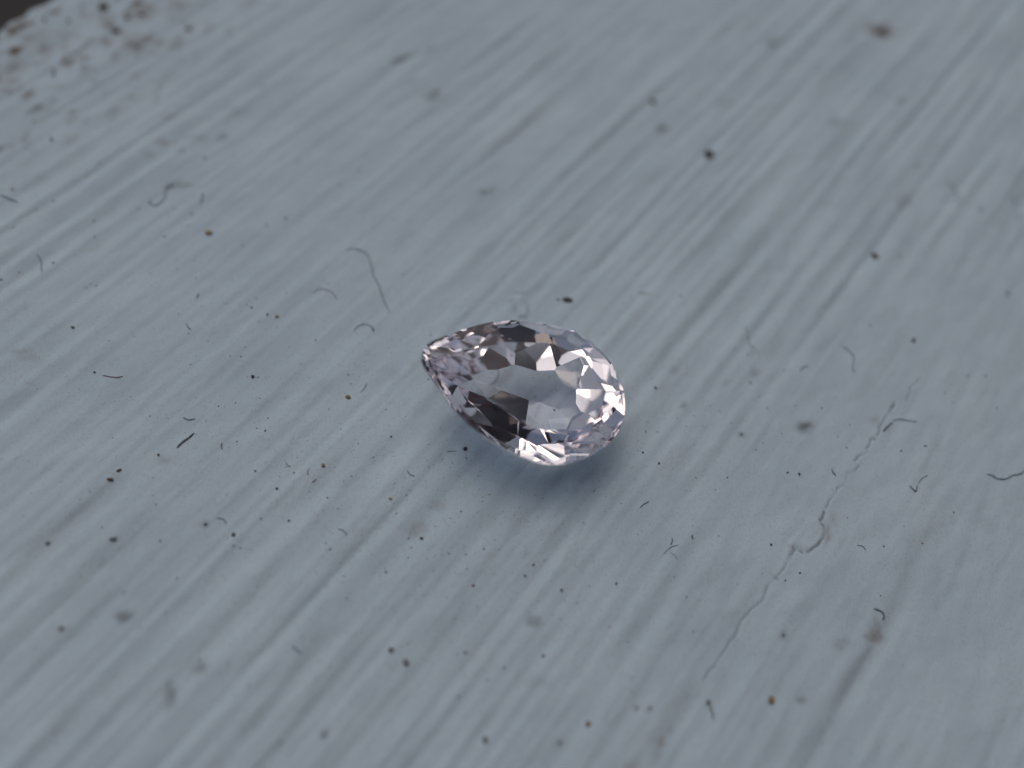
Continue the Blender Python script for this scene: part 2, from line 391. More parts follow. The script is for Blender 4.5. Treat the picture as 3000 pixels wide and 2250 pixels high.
# ------------------------------------------------------------------ gemstone
G_C = np.array([0.06142582, -0.16835879, 0.0]); TILT_AZ, TILT = math.radians(318), math.radians(14)
gn = np.array([math.cos(TILT_AZ) * math.sin(TILT), math.sin(TILT_AZ) * math.sin(TILT), math.cos(TILT)])
e1 = np.array([1, 0, 0.]); e1 -= gn * (e1 @ gn); e1 /= np.linalg.norm(e1); e2 = np.cross(gn, e1)
ga = math.radians(-3.5)
gx = math.cos(ga) * e1 + math.sin(ga) * e2; gy = -math.sin(ga) * e1 + math.cos(ga) * e2
PROFILE = [(-.440, .022), (-.432, .042), (-.414, .060), (-.383, .085), (-.321, .136), (-.259, .184), (-.197, .2205), (-.135, .2475), (-.073, .2665), (-.012, .281),
           (.05, .290), (.112, .2915), (.174, .284), (.236, .2615), (.298, .2245), (.345, .180), (.385, .128), (.408, .080), (.4195, .035), (.422, 0)]
def outline(n):
    up = PROFILE[::-1]; full = up + [(-.442, 0)] + [(x, -y) for x, y in up[:0:-1]]
    # periodic smoothing of the closed outline
    P = np.array(full); Q = np.vstack([P, P[:1]])
    s_ = np.r_[0, np.cumsum(np.hypot(*np.diff(Q, axis=0).T))]; L_ = s_[-1]
    u = np.linspace(0, L_, 1440, endpoint=False); D = np.c_[np.interp(u, s_, Q[:, 0]), np.interp(u, s_, Q[:, 1])]
    k = np.exp(-0.5 * (np.arange(-40, 41) / 9.0) ** 2); k /= k.sum()
    D = np.stack([np.convolve(np.r_[D[-40:, i], D[:, i], D[:40, i]], k, 'valid') for i in (0, 1)], -1)
    return D
OUT = outline(0)
def out_pt(fr):
    i = (fr % 1.0) * len(OUT); i0 = int(i) % len(OUT); i1 = (i0 + 1) % len(OUT); a = i - int(i)
    p = OUT[i0] * (1 - a) + OUT[i1] * a
    tan = OUT[(i0 + 6) % len(OUT)] - OUT[(i0 - 6) % len(OUT)]; tan /= np.linalg.norm(tan)
    return p, np.array([tan[1], -tan[0]])
GP = dict(gird=.010, crown=.060, nm=10, nrow=10,
          rows=[(.012, 62), (.03, 56), (.09, 49), (.18, 26)], c_break=40, c_main=26, c_star=26, star_in=.08)
def make_gem(G):
    GIRD, CROWN, NM, NR = G['gird'], G['crown'], G['nm'], G['nrow']
    bm = bmesh.new()
    n = 72; ring = [out_pt(i / n)[0] for i in range(n)]
    lo = [bm.verts.new((p[0], p[1], -.6)) for p in ring]; hi = [bm.verts.new((p[0], p[1], .4)) for p in ring]
    for i in range(n): bm.faces.new((lo[i], lo[(i + 1) % n], hi[(i + 1) % n], hi[i]))
    bm.faces.new(lo[::-1]); bm.faces.new(hi)
    def cut(co, no):
        g = bm.verts[:] + bm.edges[:] + bm.faces[:]
        r = bmesh.ops.bisect_plane(bm, geom=g, dist=1e-6, plane_co=co, plane_no=no, clear_outer=True)
        ed = [e for e in r['geom_cut'] if isinstance(e, bmesh.types.BMEdge)]
        if len(ed) >= 3:
            bmesh.ops.holes_fill(bm, edges=ed, sides=0)
    def facet(fr, ang, z, sign, inset=0.0):
        p, nn = out_pt(fr); a = math.radians(ang)
        cut((p[0] - nn[0] * inset, p[1] - nn[1] * inset, z), (nn[0] * math.sin(a), nn[1] * math.sin(a), sign * math.cos(a)))
    cut((0, 0, CROWN + GIRD), (0, 0, 1))
    # pavilion: rows of kite facets, each row turned half a step, each shallower than the one above
    z, d = -GIRD, 0.0
    for k, (di, ang) in enumerate(G['rows']):
        nxt = G['rows'][k + 1][0] if k + 1 < len(G['rows']) else di + .05
        dm = (di + nxt) / 2 if k else di
        # depth reached at dm following the profile so far
        z += -(dm - d) * math.tan(math.radians(ang if k == 0 else (ang + G['rows'][k - 1][1]) / 2)); d = dm
        n_ = NR * 2 if k == 0 else NR
        for i in range(n_):
            facet((i + (.5 if k % 2 == 0 else 0)) / n_, ang + 1.2 * math.sin(i * 2.4 + k), z, -1, d)
    # crown: upper girdle breaks, mains, stars
    for i in range(NM * 2): facet((i + .5) / (NM * 2), G['c_break'], GIRD, 1)
    for i in range(NM): facet(i / NM, G['c_main'], GIRD + .004, 1)
    for i in range(NM):
        facet((i + .5) / NM, G['c_star'], CROWN + GIRD, 1, G['star_in'])
    bm.normal_update()
    return bm
def gem_material(name, tint):
    m = bpy.data.materials.new(name); m.use_nodes = True; nt = m.node_tree; nt.nodes.clear()
    out = nt.nodes.new('ShaderNodeOutputMaterial'); g = nt.nodes.new('ShaderNodeBsdfGlass')
    g.inputs['IOR'].default_value = 1.62; g.inputs['Roughness'].default_value = 0.0
    tc = nt.nodes.new('ShaderNodeTexCoord'); nz = nt.nodes.new('ShaderNodeTexNoise'); nz.inputs['Scale'].default_value = 9
    nt.links.new(tc.outputs['Object'], nz.inputs['Vector'])
    r = nt.nodes.new('ShaderNodeValToRGB'); r.color_ramp.elements[0].color = (*tint, 1)
    r.color_ramp.elements[1].color = tuple(min(1, c * 1.012) for c in tint) + (1,)
    nt.links.new(nz.outputs['Fac'], r.inputs['Fac']); nt.links.new(r.outputs['Color'], g.inputs['Color'])
    nt.links.new(g.outputs[0], out.inputs['Surface']); return m
gem_mat = gem_material('pale_pink_crystal', (.982, .968, .978))
def build_gem(G):
    src = make_gem(G)
    Rg = np.stack([gx, gy, gn], 1)
    cos_ = np.array([v.co[:] for v in src.verts]) @ Rg.T
    # let the stone down until its lowest point touches the paint, sliding along the line of sight
    zmin = cos_[:, 2].min()
    def place(hc):
        base = at(1544, 1131, 0.27); d = base - CAM
        return CAM + d * ((hc - CAM[2]) / d[2])
    hc = -zmin
    for _ in range(3):
        c = place(hc); w = cos_ + c; k = np.argmin(w[:, 2]); hc = -zmin + h_at(w[k, 0], w[k, 1]) + 0.001
    pos = place(hc)
    gem = bpy.data.objects.new('gemstone', None); SC.collection.objects.link(gem); gem.empty_display_size = .1
    mw = Matrix.Identity(4)
    for i in range(3):
        mw[i][0], mw[i][1], mw[i][2], mw[i][3] = gx[i], gy[i], gn[i], pos[i]
    gem.matrix_world = mw
    tag(gem, 'pale pink faceted pear-shaped gemstone lying tilted on the white paint', 'gemstone')
    parts = {'table': [], 'crown': [], 'girdle': [], 'pavilion': []}
    for f in src.faces:
        nz = f.normal.z
        k = 'table' if nz > .999 else 'crown' if nz > .02 else 'girdle' if nz > -.02 else 'pavilion'
        parts[k].append(f)
    obs = [gem]
    for name, fs in parts.items():
        vm = {}; vs = []; fc = []
        for f in fs:
            ii = []
            for v in f.verts:
                if v.index not in vm: vm[v.index] = len(vs); vs.append(tuple(v.co))
                ii.append(vm[v.index])
            fc.append(ii)
        obs.append(mesh_obj(name, vs, fc, gem_mat, gem))
    print('gem faces', {k: len(v) for k, v in parts.items()}, 'centre height', round(float(hc), 3))
    src.free(); return obs
gem_parts = build_gem(GP)
bpy.context.view_layer.update()

# ------------------------------------------------------------------ crumbs, specks and fibres lying on the paint
MATS = {
    'black': simple_mat('black_grit', (.045, .050, .054), .6, .4, 120),
    'grey': simple_mat('grey_grit', (.17, .18, .19), .8, .3, 120),
    'brown': simple_mat('brown_grit', (.085, .058, .038), .8, .4, 120),
    'olive': simple_mat('olive_grit', (.070, .068, .040), .8, .5, 120),
    'tan': simple_mat('tan_grit', (.27, .20, .12), .7, .4, 120),
    'yellow': simple_mat('yellow_grit', (.34, .29, .10), .7, .4, 120),
    'red': simple_mat('reddish_grit', (.15, .065, .055), .7, .4, 120),
    'white': simple_mat('white_grit', (.85, .88, .92), .25, .1, 120),
    'fibre_blue': simple_mat('blue_grey_lint', (.24, .30, .34), .8, .3, 80),
    'fibre_dark': simple_mat('dark_lint', (.15, .17, .185), .8, .3, 80),
    'fibre_pale': simple_mat('pale_grey_lint', (.38, .40, .41), .8, .2, 80),
    'fibre_red': simple_mat('reddish_lint', (.30, .24, .23), .8, .2, 80),
}
def crumb_mesh(name, seed, mat, sub=2, lobes=1.0):
    r = np.random.default_rng(seed); bm = bmesh.new(); bmesh.ops.create_icosphere(bm, subdivisions=sub, radius=1.0)
    d = r.standard_normal((7, 3)); d /= np.linalg.norm(d, axis=1)[:, None]; lim = r.uniform(.55, .95, 7)
    for v in bm.verts:
        p = np.array(v.co)
        for dd, l in zip(d, lim):                       # chop flats, like a real broken grain
            k = p @ dd
            if k > l: p = p - dd * (k - l) * .85
        p *= 1 + .14 * lobes * math.sin(5 * p[0] + seed) * math.cos(4 * p[1] + 2 * seed)
        v.co = p
    me = bpy.data.meshes.new(name); bm.to_mesh(me); bm.free(); me.materials.append(mat); return me
CR = {c: [crumb_mesh('dirt_crumb', 10 * i + j, MATS[c], 2 if j < 2 else 1) for j in range(4)] for i, c in enumerate(['black', 'grey', 'brown', 'olive', 'tan', 'yellow', 'red', 'white'])}
def put_crumb(name, px, py, w, hgt, col, label, cat, group=None, rot=0.0, k=0, flat=.55):
    """w,hgt: seen size in photo pixels; rot: turn in the picture plane, degrees"""
    p = at(px, py); u = pxsize(px, py)
    o = bpy.data.objects.new(name, CR[col][k % 4]); SC.collection.objects.link(o)
    a, b = w * u * .5, hgt * u * .5 / .92
    z = h_at(p[0], p[1]); hz = min(a, b) * flat
    if group and group.startswith('crumbs') and w < 17: a *= .84; b *= .84
    o.location = (p[0], p[1], z + hz * .62); o.scale = (a, b, hz)
    o.rotation_euler = (0, 0, math.radians(rot) + math.radians(6))
    return tag(o, label, cat, group)
BIG = [  # px, py, w, h, colour, rot, label
    (2075,457,30,27,'black',0,'large black crumb alone on the paint above and right of the gemstone'),
    (1663,879,34,17,'olive',-5,'dark olive crumb just above the gemstone, largest one near it'),
    (1635,876,11,13,'grey',60,'small grey crumb touching the left side of the olive crumb above the gemstone'),
    (2564,749,28,17,'brown',-30,'grey brown elongated crumb far right of the gemstone'),
    (2588,91,30,9,'brown',-28,'blurred brown sliver near the top right of the sill'),
    (740,1103,14,13,'black',0,'round black grain left of the gemstone'),
    (1021,1165,22,15,'tan',-38,'flat tan oval seed just left of the gemstone'),
    (611,684,26,18,'tan',10,'ochre crumb up and left of the gemstone, largest yellowish one'),
    (811,929,12,11,'tan',0,'small orange brown crumb beside a black grain, upper left of the gemstone'),
    (784,924,9,9,'black',0,'black grain just left of the orange brown crumb'),
    (1913,301,24,16,'olive',-15,'blurred olive crumb above the gemstone toward the top'),
    (1920,1138,8,13,'black',35,'black oblong grain just right of the gemstone round end'),
    (2675,998,14,12,'black',0,'dark grey grain above the top end of the hairline crack'),
    (2341,1389,10,10,'black',0,'black grain left of the curled black fibre near the crack'),
    (2307,1385,8,7,'black',0,'smaller black grain beside the black grain near the crack'),
    (1929,1359,9,8,'black',0,'black grain right of the gemstone shadow'),
    (1363,1316,16,13,'black',60,'clumped black crumb below left side of the gemstone'),
    (1093,968,5,13,'black',38,'tiny black seed at the end of the curled hair upper left of the gemstone'),
    (737,901,8,9,'black',0,'black grain at the lower end of a trio upper left of the gemstone'),
    (213,958,12,16,'grey',70,'grey crumb near the left side of the sill'),
    (151,409,10,22,'grey',15,'blurred upright slate grey speck near the left side of the sill'),
    (201,61,14,22,'black',15,'black crumb near the outer sill edge, second from the corner'),
    (130,57,15,28,'black',5,'black crumb nearest the outer sill edge in the upper left corner'),
    (303,20,30,30,'olive',0,'large olive green mould crumb at the top left'),
    (341,92,30,14,'olive',15,'olive smear crumb under the large mould crumb at the top left'),
    (416,43,22,12,'brown',0,'brown crumb right of the mould crumbs at the top left'),
    (373,54,12,22,'brown',-50,'slanted brown crumb between two mould crumbs at the top left'),
    (554,86,20,14,'brown',10,'blurred brown crumb at the top left away from the edge grime'),
    (1144,1462,15,10,'yellow',0,'pale yellow green crumb lower left of the gemstone'),
    (947,1365,15,14,'tan',20,'faint tan crumb left of the yellow green one, lower left of the gemstone'),
    (349,1378,20,10,'olive',30,'blurred olive crumb beside a dark one in the lower left'),
    (323,1404,24,12,'brown',0,'blurred dark brown crumb in a groove in the lower left'),
    (685,1568,15,14,'black',0,'blurred dark round crumb in the lower left'),
    (334,1581,24,14,'grey',15,'blurred dark grey crumb lying in a groove in the lower left'),
    (139,1591,20,14,'grey',15,'blurred grey crumb in the deep groove at the far lower left'),
    (811,1432,12,9,'black',0,'dark oval grain lower left of the gemstone'),
    (2259,1596,8,8,'black',0,'olive black grain left of the paint chip in the crack'),
    (1235,1577,14,12,'brown',0,'grey brown round grain below the gemstone left side'),
    (1563,1654,9,9,'black',0,'black round grain straight below the gemstone'),
    (1538,1686,9,9,'black',0,'second black round grain straight below the gemstone, lower of a pair'),
    (1645,1729,11,11,'grey',0,'dark grey round grain below and right of the pair of black grains'),
    (1805,1709,10,9,'grey',0,'dark grey round grain lower right of the gemstone'),
    (1386,1717,12,9,'red',0,'reddish brown grain below the gemstone'),
    (1592,1921,12,12,'red',0,'blurred reddish grain in the bottom middle'),
    (2258,2050,20,22,'tan',0,'blurred ochre crumb at the bottom right'),
    (1722,2121,18,16,'tan',0,'blurred tan crumb in the bottom middle'),
    (2076,2058,16,22,'grey',-20,'blurred slate crumb with a tail at the bottom right'),
    (1422,2168,18,26,'grey',10,'blurred slate grey crumb at the bottom middle edge'),
    (1190,1942,18,22,'grey',30,'blurred slate grey crumb in the bottom middle left'),
    (1146,1904,18,16,'grey',0,'blurred grey crumb up and left of the slate crumb at the bottom'),
    (2711,1306,12,5,'black',5,'thin black sliver right of the hairline crack'),
    (2985,637,8,24,'grey',-15,'blue grey sliver at the right border of the photo'),
    (2951,860,8,14,'black',-20,'dark sliver at the upper right'),
    (1884,1325,7,9,'black',40,'black grain between the gemstone and its shadow on the right'),
    (1893,1263,4,11,'black',25,'thin black grain right beside the lower right rim of the gemstone'),
    (1740,1438,5,5,'black',0,'single black pinpoint in the shadow below the gemstone'),
    (1255,1111,6,6,'black',0,'black pinpoint touching the left rim of the gemstone'),
    (2186,1078,4,7,'white',0,'bright glinting white grain right of the gemstone'),
    (464,1333,12,9,'brown',0,'brown grain left of the grey rod shaped fibre'),
    (38,556,12,9,'red',-30,'reddish crumb by the left border'),
]
for i, (x, y, w, h_, c, r, lab) in enumerate(BIG):
    nm = 'seed' if 'seed' in lab else 'mould_crumb' if 'mould' in lab else 'dirt_crumb'
    put_crumb(nm, x, y, w, h_, c, lab, nm.split('_')[-1], None if nm == 'seed' else 'crumbs of dirt lying on the painted sill', -r if False else r, i)
SMALL = {
 'black': [(553,978,9),(574,815,7),(569,764,7),(522,919,7),(724,893,6),(752,874,7),(925,997,9),(785,1225,8),(778,1264,11),(1021,1100,8),(1028,1126,7),(559,1069,9),(706,1046,8),
   (1093,1339,8),(1146,1278,10),(157,771,11),(53,795,9),(3,819,14),(281,836,9),(265,832,6),(846,1525,12),(603,1538,15),(277,1091,12),(968,1611,12),(1131,1675,10),(1385,1717,11),(1197,1575,10),
   (2033,1217,7),(2330,1189,7),(2407,1196,9),(2249,1197,7),(2215,1317,7),(1884,1324,7),(2059,1247,6),(2549,953,11),(2835,1101,11),(2887,1101,9),(1994,868,10),(2027,1573,8),(1927,1265,5),
   (2343,1679,10),(2293,1862,12),(1805,1712,8),(1413,1471,8),(1434,1451,7),(1711,1530,6),(509,611,9),(562,627,11),(838,642,12),(781,661,12),(599,461,14),(156,591,10),(108,616,9),(273,644,9),
   (278,694,10),(492,630,7),(535,663,7),(551,664,7),(482,694,9),(685,455,9),(1155,644,9),(1416,567,12),(2685,488,12),(1895,1366,5),(1995,1191,6),(1898,1236,5),(2080,1190,5),(2225,1160,5),
   (1870,1290,5),(2140,1240,5),(2290,1270,6),(2236,1298,5),(2450,1130,6),(2455,1280,5),(2110,1205,5),
   (1310,1290,5),(1290,1255,5),(1296,1344,5),(1300,1400,5),(1248,1430,5),(1188,1220,5),
   (1130,1200,6),(1075,1130,5),(1140,1020,5),(870,1340,6),(900,1290,6),(675,1045,7),(720,1020,6),
   (610,1000,6),(590,900,6),(665,890,6),(760,945,6),(810,960,6),(620,840,6),(520,790,6),(440,800,6),(840,860,6),(885,820,6),(960,830,6),
   (1445,850,5),(1960,1010,6),(2060,900,6),(1850,760,7),(1760,690,8),(1800,560,8)],
 'grey': [(685,1600,12),(470,1586,14),(519,1694,14),(704,1605,10),(1363,1911,12),(1427,1991,13),(1477,1957,14),(949,2152,18),(820,2175,16),(1639,2175,14),(1785,1836,9),(1866,2074,13),(1904,2076,12),
   (2173,1272,11),(2190,1040,9),(2635,749,14),(1941,373,15),(660,402,12),(710,720,9),(730,2010,14),(2360,1249,10),(2640,1320,10),(2768,1150,8),(2920,1195,9),(2795,1500,9),(2590,1600,9),(2480,1310,8),
   (1690,1765,9),(1620,1800,9),(1463,1610,8),(1417,1610,9),(1316,1623,9),(1505,1510,7),(1590,1460,7),(2105,1570,8),(1975,1690,8),(2010,1750,9),(2580,1745,9),(990,1490,9),(905,1440,9),(765,1520,10)],
 'brown': [(182,1843,18),(99,355,11),(292,479,9),(1840,355,9),(2005,330,10),(1790,1240,6),(1475,1500,6),(1350,1500,8),(1320,1520,7),(255,515,10),(405,610,9),(870,470,10),(995,540,10),(640,1190,8),(440,1220,8),
   (2400,1020,8),(2296,1085,8),(2300,1700,9),(2130,1400,8),(1750,1290,5),(960,1460,10),(1030,1395,8),(1210,1410,6)],
 'tan': [(771,253,12),(1050,500,9),(690,1180,9),(2200,1120,9),(1462,765,7),(1770,980,6),(2060,1180,5),(320,1000,9),(860,1385,9),(2705,1590,9),(1820,1475,7),(1250,1640,8)],
 'white': [(2174,1288,4),(2026,1573,3),(1360,1220,3),(880,930,3)],
}
LAB = {'black': ('tiny black grit grain lying loose on the white paint', 'tiny black grit grains strewn over the sill'),
       'grey': ('small soft grey dust grain lying loose on the white paint', 'small grey dust grains strewn over the sill'),
       'brown': ('small brown dust grain lying loose on the white paint', 'small brown dust grains strewn over the sill'),
       'tan': ('small yellowish tan grain lying loose on the white paint', 'small tan grains strewn over the sill'),
       'white': ('minute sparkling white grain lying loose on the paint', 'minute white grains strewn over the sill')}
GRAINS = []
for c, lst in SMALL.items():
    for i, (x, y, d) in enumerate(lst):
        e = random.uniform(.7, 1.1)
        o_ = put_crumb('grit_grain', x, y, d * .70, d * e * random.uniform(.45, .7), c, LAB[c][0], 'grit', LAB[c][1], random.uniform(0, 180), 2 + i % 2 if d < 10 else i)
        GRAINS.append((o_, c, x, y))

def smooth_path(P, n=10):
    P = np.array(P, float); P = np.vstack([2 * P[0] - P[1], P, 2 * P[-1] - P[-2]]); out = []
    for i in range(1, len(P) - 2):
        for u in np.linspace(0, 1, n, endpoint=False):
            a, b, c, d = P[i - 1:i + 3]
            out.append(.5 * ((2 * b) + (c - a) * u + (2 * a - 5 * b + 4 * c - d) * u * u + (-a + 3 * b - 3 * c + d) * u ** 3))
    out.append(P[-2]); return np.array(out)
def fibre(pts, wpx, mat, label, lift=.002, name='lint_fibre', taper=True):
    Q = smooth_path([at(*p) for p in pts], 8 if len(pts) > 2 else 6)
    r0 = wpx * pxsize(*pts[0]) * .5; n = len(Q)
    for i in range(n):
        Q[i, 2] = h_at(Q[i, 0], Q[i, 1]) + r0 + lift * math.sin(math.pi * i / max(1, n - 1)) * (1 + .5 * math.sin(i * .7))
    base = Q[n // 2].copy(); vs = []; fs = []; K = 6
    for i in range(n):
        tv = Q[min(n - 1, i + 1)] - Q[max(0, i - 1)]; tv /= np.linalg.norm(tv) + 1e-9
        a = np.cross(tv, [0, 0, 1.]); a /= np.linalg.norm(a) + 1e-9; b = np.cross(a, tv)
        e = min(i, n - 1 - i) / max(1, n - 1); rr = r0 * (min(1, .35 + 6 * e) if taper else 1) * (1 + .12 * math.sin(i * 1.9))
        for k in range(K):
            th = 2 * math.pi * k / K; vs.append(Q[i] - base + rr * (math.cos(th) * a + math.sin(th) * b))
    for i in range(n - 1):
        for k in range(K): fs.append((i * K + k, i * K + (k + 1) % K, (i + 1) * K + (k + 1) % K, (i + 1) * K + k))
    fs.append(tuple(range(K))[::-1]); fs.append(tuple((n - 1) * K + k for k in range(K)))
    o = mesh_obj(name, vs, fs, MATS[mat], smooth=True); o.location = base
    return tag(o, label, 'fibre', 'lint fibres lying on the painted sill')
FIB = [
 ([(1014,738),(1031,730),(1058,737),(1077,749),(1090,787),(1093,806),(1107,830),(1118,863),(1131,893),(1145,922)],3.6,'fibre_dark','long dark hair hooked at its top, above and left of the gemstone'),
 ([(1036,969),(1050,955),(1069,950),(1088,958),(1096,968)],3.2,'fibre_dark','short arched hair ending in a tiny black seed, left above the gemstone'),
 ([(917,857),(939,846),(971,857),(990,879)],3.0,'fibre_red','faint reddish arched fibre left of the long dark hair'),
 ([(509,539),(497,542),(484,551),(481,579),(457,601),(436,592),(441,583)],4.2,'fibre_dark','dark looped fibre like a hook in the upper left'),
 ([(599,570),(593,574),(593,583),(588,597)],3.8,'fibre_dark','short crooked fibre right of the looped hook fibre'),
 ([(0,572),(27,583),(40,586),(52,592)],6.5,'fibre_blue','thick slate blue fibre at the left border'),
 ([(518,1313),(535,1296),(552,1284),(569,1269)],8.0,'fibre_dark','thick straight grey rod of lint left of the gemstone'),
 ([(537,1223),(548,1229),(560,1230),(572,1227)],5.0,'fibre_blue','short curved blue fibre above the grey rod'),
 ([(545,948),(552,960),(560,967)],4.4,'fibre_dark','short dark dash of lint above two black grains on the left'),
 ([(577,875),(580,865),(583,861)],4.0,'fibre_dark','very short dark dash of lint in the upper left middle'),
 ([(108,743),(117,758),(119,775),(122,798)],4.5,'fibre_blue','thin blue fibre upright near the left border'),
 ([(651,1299),(649,1308),(652,1318)],5.5,'fibre_red','short upright reddish bit of lint right of the grey rod'),
 ([(1058,1150),(1066,1140),(1070,1132),(1073,1123)],3.0,'fibre_blue','small curved blue fibre beside the tan oval seed'),
 ([(903,1375),(902,1385),(903,1394)],4.0,'fibre_red','tiny upright pinkish fibre below left of the gemstone'),
 ([(915,1414),(928,1404)],3.4,'fibre_red','tiny slanted pinkish fibre below the upright one'),
 ([(837,1350),(842,1362),(852,1366)],4.0,'fibre_pale','tiny pale brown curl lower left of the gemstone'),
 ([(1193,1379),(1201,1392),(1210,1394),(1213,1396)],3.0,'fibre_dark','small forked looking fibre below the left end of the gemstone'),
 ([(1309,1321),(1322,1322),(1338,1321)],2.4,'fibre_dark','thin level fibre left of the clumped black crumb'),
 ([(1874,1489),(1885,1478),(1902,1469)],3.6,'fibre_dark','short straight slanted fibre lower right of the gemstone'),
 ([(2437,1373),(2440,1385),(2445,1389),(2448,1396)],4.2,'fibre_dark','short black curled fibre just left of the hairline crack'),
 ([(2664,1422),(2674,1432),(2682,1439),(2686,1430),(2688,1420)],4.6,'fibre_dark','dark v shaped fibre right of the hairline crack'),
 ([(2690,1416),(2697,1405),(2706,1398),(2719,1391)],3.6,'fibre_blue','fine blue fibre rising from the v shaped one'),
 ([(2467,1012),(2486,1026),(2499,1042),(2500,1060),(2497,1078),(2503,1093)],4.2,'fibre_blue','wavy blue fibre above the hairline crack'),
 ([(2182,959),(2189,980),(2196,1010),(2210,1020)],3.6,'fibre_blue','thin upright hooked fibre right of the gemstone'),
 ([(2687,1237),(2660,1232),(2635,1227),(2615,1232)],4.0,'fibre_blue','pale blue fibre crossing just right of the crack'),
 ([(2615,1236),(2600,1250),(2586,1263)],7.0,'fibre_dark','thick grey fibre lying against the right side of the crack'),
 ([(2888,1389),(2905,1393),(2918,1401),(2942,1404),(2965,1393),(2990,1387),(3010,1370)],5.5,'fibre_blue','blue grey thick wavy fibre at the right border'),
 ([(2345,1091),(2347,1080),(2353,1076),(2367,1072)],3.6,'fibre_blue','small bent blue fibre up and left of the crack'),
 ([(1870,855),(1885,860),(1903,864)],3.2,'fibre_pale','faint grey fibre just above the gemstone round end'),
 ([(1968,1575),(1969,1586),(1964,1596)],4.2,'fibre_dark','short dark upright fibre lower right, above a pale arched one'),
 ([(1944,1623),(1956,1610),(1968,1602),(1988,1597)],3.6,'fibre_blue','pale blue arched fibre lower right of the gemstone'),
 ([(2027,1567),(2027,1575),(2030,1580)],5.0,'fibre_dark','dark comma of lint in the lower right middle'),
 ([(2510,1597),(2525,1600),(2537,1612)],3.4,'fibre_blue','fine blue arched fibre right of the chipped paint'),
 ([(2560,1782),(2580,1790),(2590,1802),(2588,1816)],7.0,'fibre_dark','blurred hooked fibre in the deep groove at the lower right'),
 ([(156,200),(158,210),(155,224)],9.0,'fibre_dark','blurred dark upright bit of lint below the mould in the upper left'),
 ([(2080,2065),(2086,2085),(2090,2108)],7.0,'fibre_dark','blurred short tail of lint at the bottom right'),
 ([(855,1893),(870,1904),(883,1916)],6.0,'fibre_blue','blurred short slanted fibre crossing a ridge at the bottom left'),
 ([(990,1550),(1005,1555),(1018,1569)],5.0,'fibre_blue','blue arched fibre below left of the gemstone'),
 ([(635,1518),(655,1522),(664,1535)],5.0,'fibre_blue','blurred pale arched fibre in the lower left'),
 ([(2790,545),(2800,560),(2803,590)],5.0,'fibre_blue','blurred blue upright sliver in the upper right'),
 ([(2975,600),(2970,585),(2972,575)],5.0,'fibre_blue','blurred blue sliver at the upper right border'),
 ([(2865,605),(2870,615),(2875,625)],5.0,'fibre_blue','small blurred slanting blue sliver in the upper right'),
 ([(300,1100),(340,1108),(362,1104)],4.5,'fibre_red','faint brown level fibre in the left middle'),
 ([(1960,1618),(1972,1625),(1985,1640)],2.6,'fibre_pale','very faint fibre under the pale blue arched one'),
]
for p, w, m_, lab in FIB:
    fibre(p, w * .64, m_, lab, lift=.0015, name='hair' if 'hair' in lab else 'lint_fibre')

# ------------------------------------------------------------------ fine dust nobody could count
def dust():
    r = np.random.default_rng(5); n = 8000
    px = r.uniform(-100, 3100, n * 3); py = r.uniform(-100, 2350, n * 3)
    pts = np.array([at(a, b)[:2] for a, b in zip(px, py)])
    s_, t_ = pts @ gs, pts @ gt
    dens = .45 + .30 * samp(f_amp, s_ * 1.0, t_) + .55 * np.exp(-((px - 1450) ** 2 / 900 ** 2 + (py - 1250) ** 2 / 430 ** 2))
    keep = (r.random(n * 3) < np.clip(dens, .05, 1) * .75) & (t_ < T_EDGE - .1)
    pts = pts[keep]; s_ = s_[keep]; t_ = t_[keep]
    z = relief(s_, t_)
    oct_v = np.array([(1, 0, 0), (0, 1, 0), (-1, 0, 0), (0, -1, 0), (0, 0, 1), (0, 0, -.6)], float)
    oct_f = np.array([(0, 1, 4), (1, 2, 4), (2, 3, 4), (3, 0, 4), (1, 0, 5), (2, 1, 5), (3, 2, 5), (0, 3, 5)])
    m = len(pts); sz = .0009 * np.exp(r.normal(0, .5, m)) + .0003; a = r.uniform(0, 6.28, m); el = np.exp(r.normal(0, .35, m))
    v = oct_v[None] * r.uniform(.65, 1.3, (m, 6, 1)) * sz[:, None, None] * np.stack([el, 1 / el, np.full(m, .7)], -1)[:, None]
    c_, d_ = np.cos(a)[:, None], np.sin(a)[:, None]
    V = np.stack([v[..., 0] * c_ - v[..., 1] * d_ + pts[:, :1], v[..., 0] * d_ + v[..., 1] * c_ + pts[:, 1:], v[..., 2] + (z + sz * .3)[:, None]], -1).reshape(-1, 3).tolist()
    F = (oct_f[None] + 6 * np.arange(m)[:, None, None]).reshape(-1, 3).tolist()
    o = mesh_obj('dust', V, F, MATS_D)
    return tag(o, 'fine dark dust specks scattered over the white painted sill', 'dust', kind='stuff')
MATS_D = simple_mat('dust', (.10, .10, .105), .9, .7, 2.0, 0)
dust()

def on_table(px, py, lift=0.0):
    o = gem_parts[0].matrix_world; p0 = np.array(o.translation) + gn * (GP['crown'] + GP['gird'] + lift)
    r = ray(px, py); return CAM + r * (((p0 - CAM) @ gn) / (r @ gn))
hp = smooth_path([on_table(*p, .0012) for p in [(1459,1078),(1461,1092),(1459,1104)]] + [on_table(1454,1114,.004), on_table(1445,1123,.003), on_table(1432,1130,.0012)], 6)
hc_ = hp[len(hp) // 2].copy(); hv = []; hf = []
for i, q_ in enumerate(hp):
    tv = hp[min(len(hp) - 1, i + 1)] - hp[max(0, i - 1)]; tv /= np.linalg.norm(tv); a_ = np.cross(tv, gn); a_ /= np.linalg.norm(a_)
    rr = .0021 * (.55 + .4 * math.sin(math.pi * i / (len(hp) - 1)))
    for k in range(5):
        th = 2 * math.pi * k / 5; hv.append(q_ - hc_ + rr * (math.cos(th) * a_ + math.sin(th) * gn))
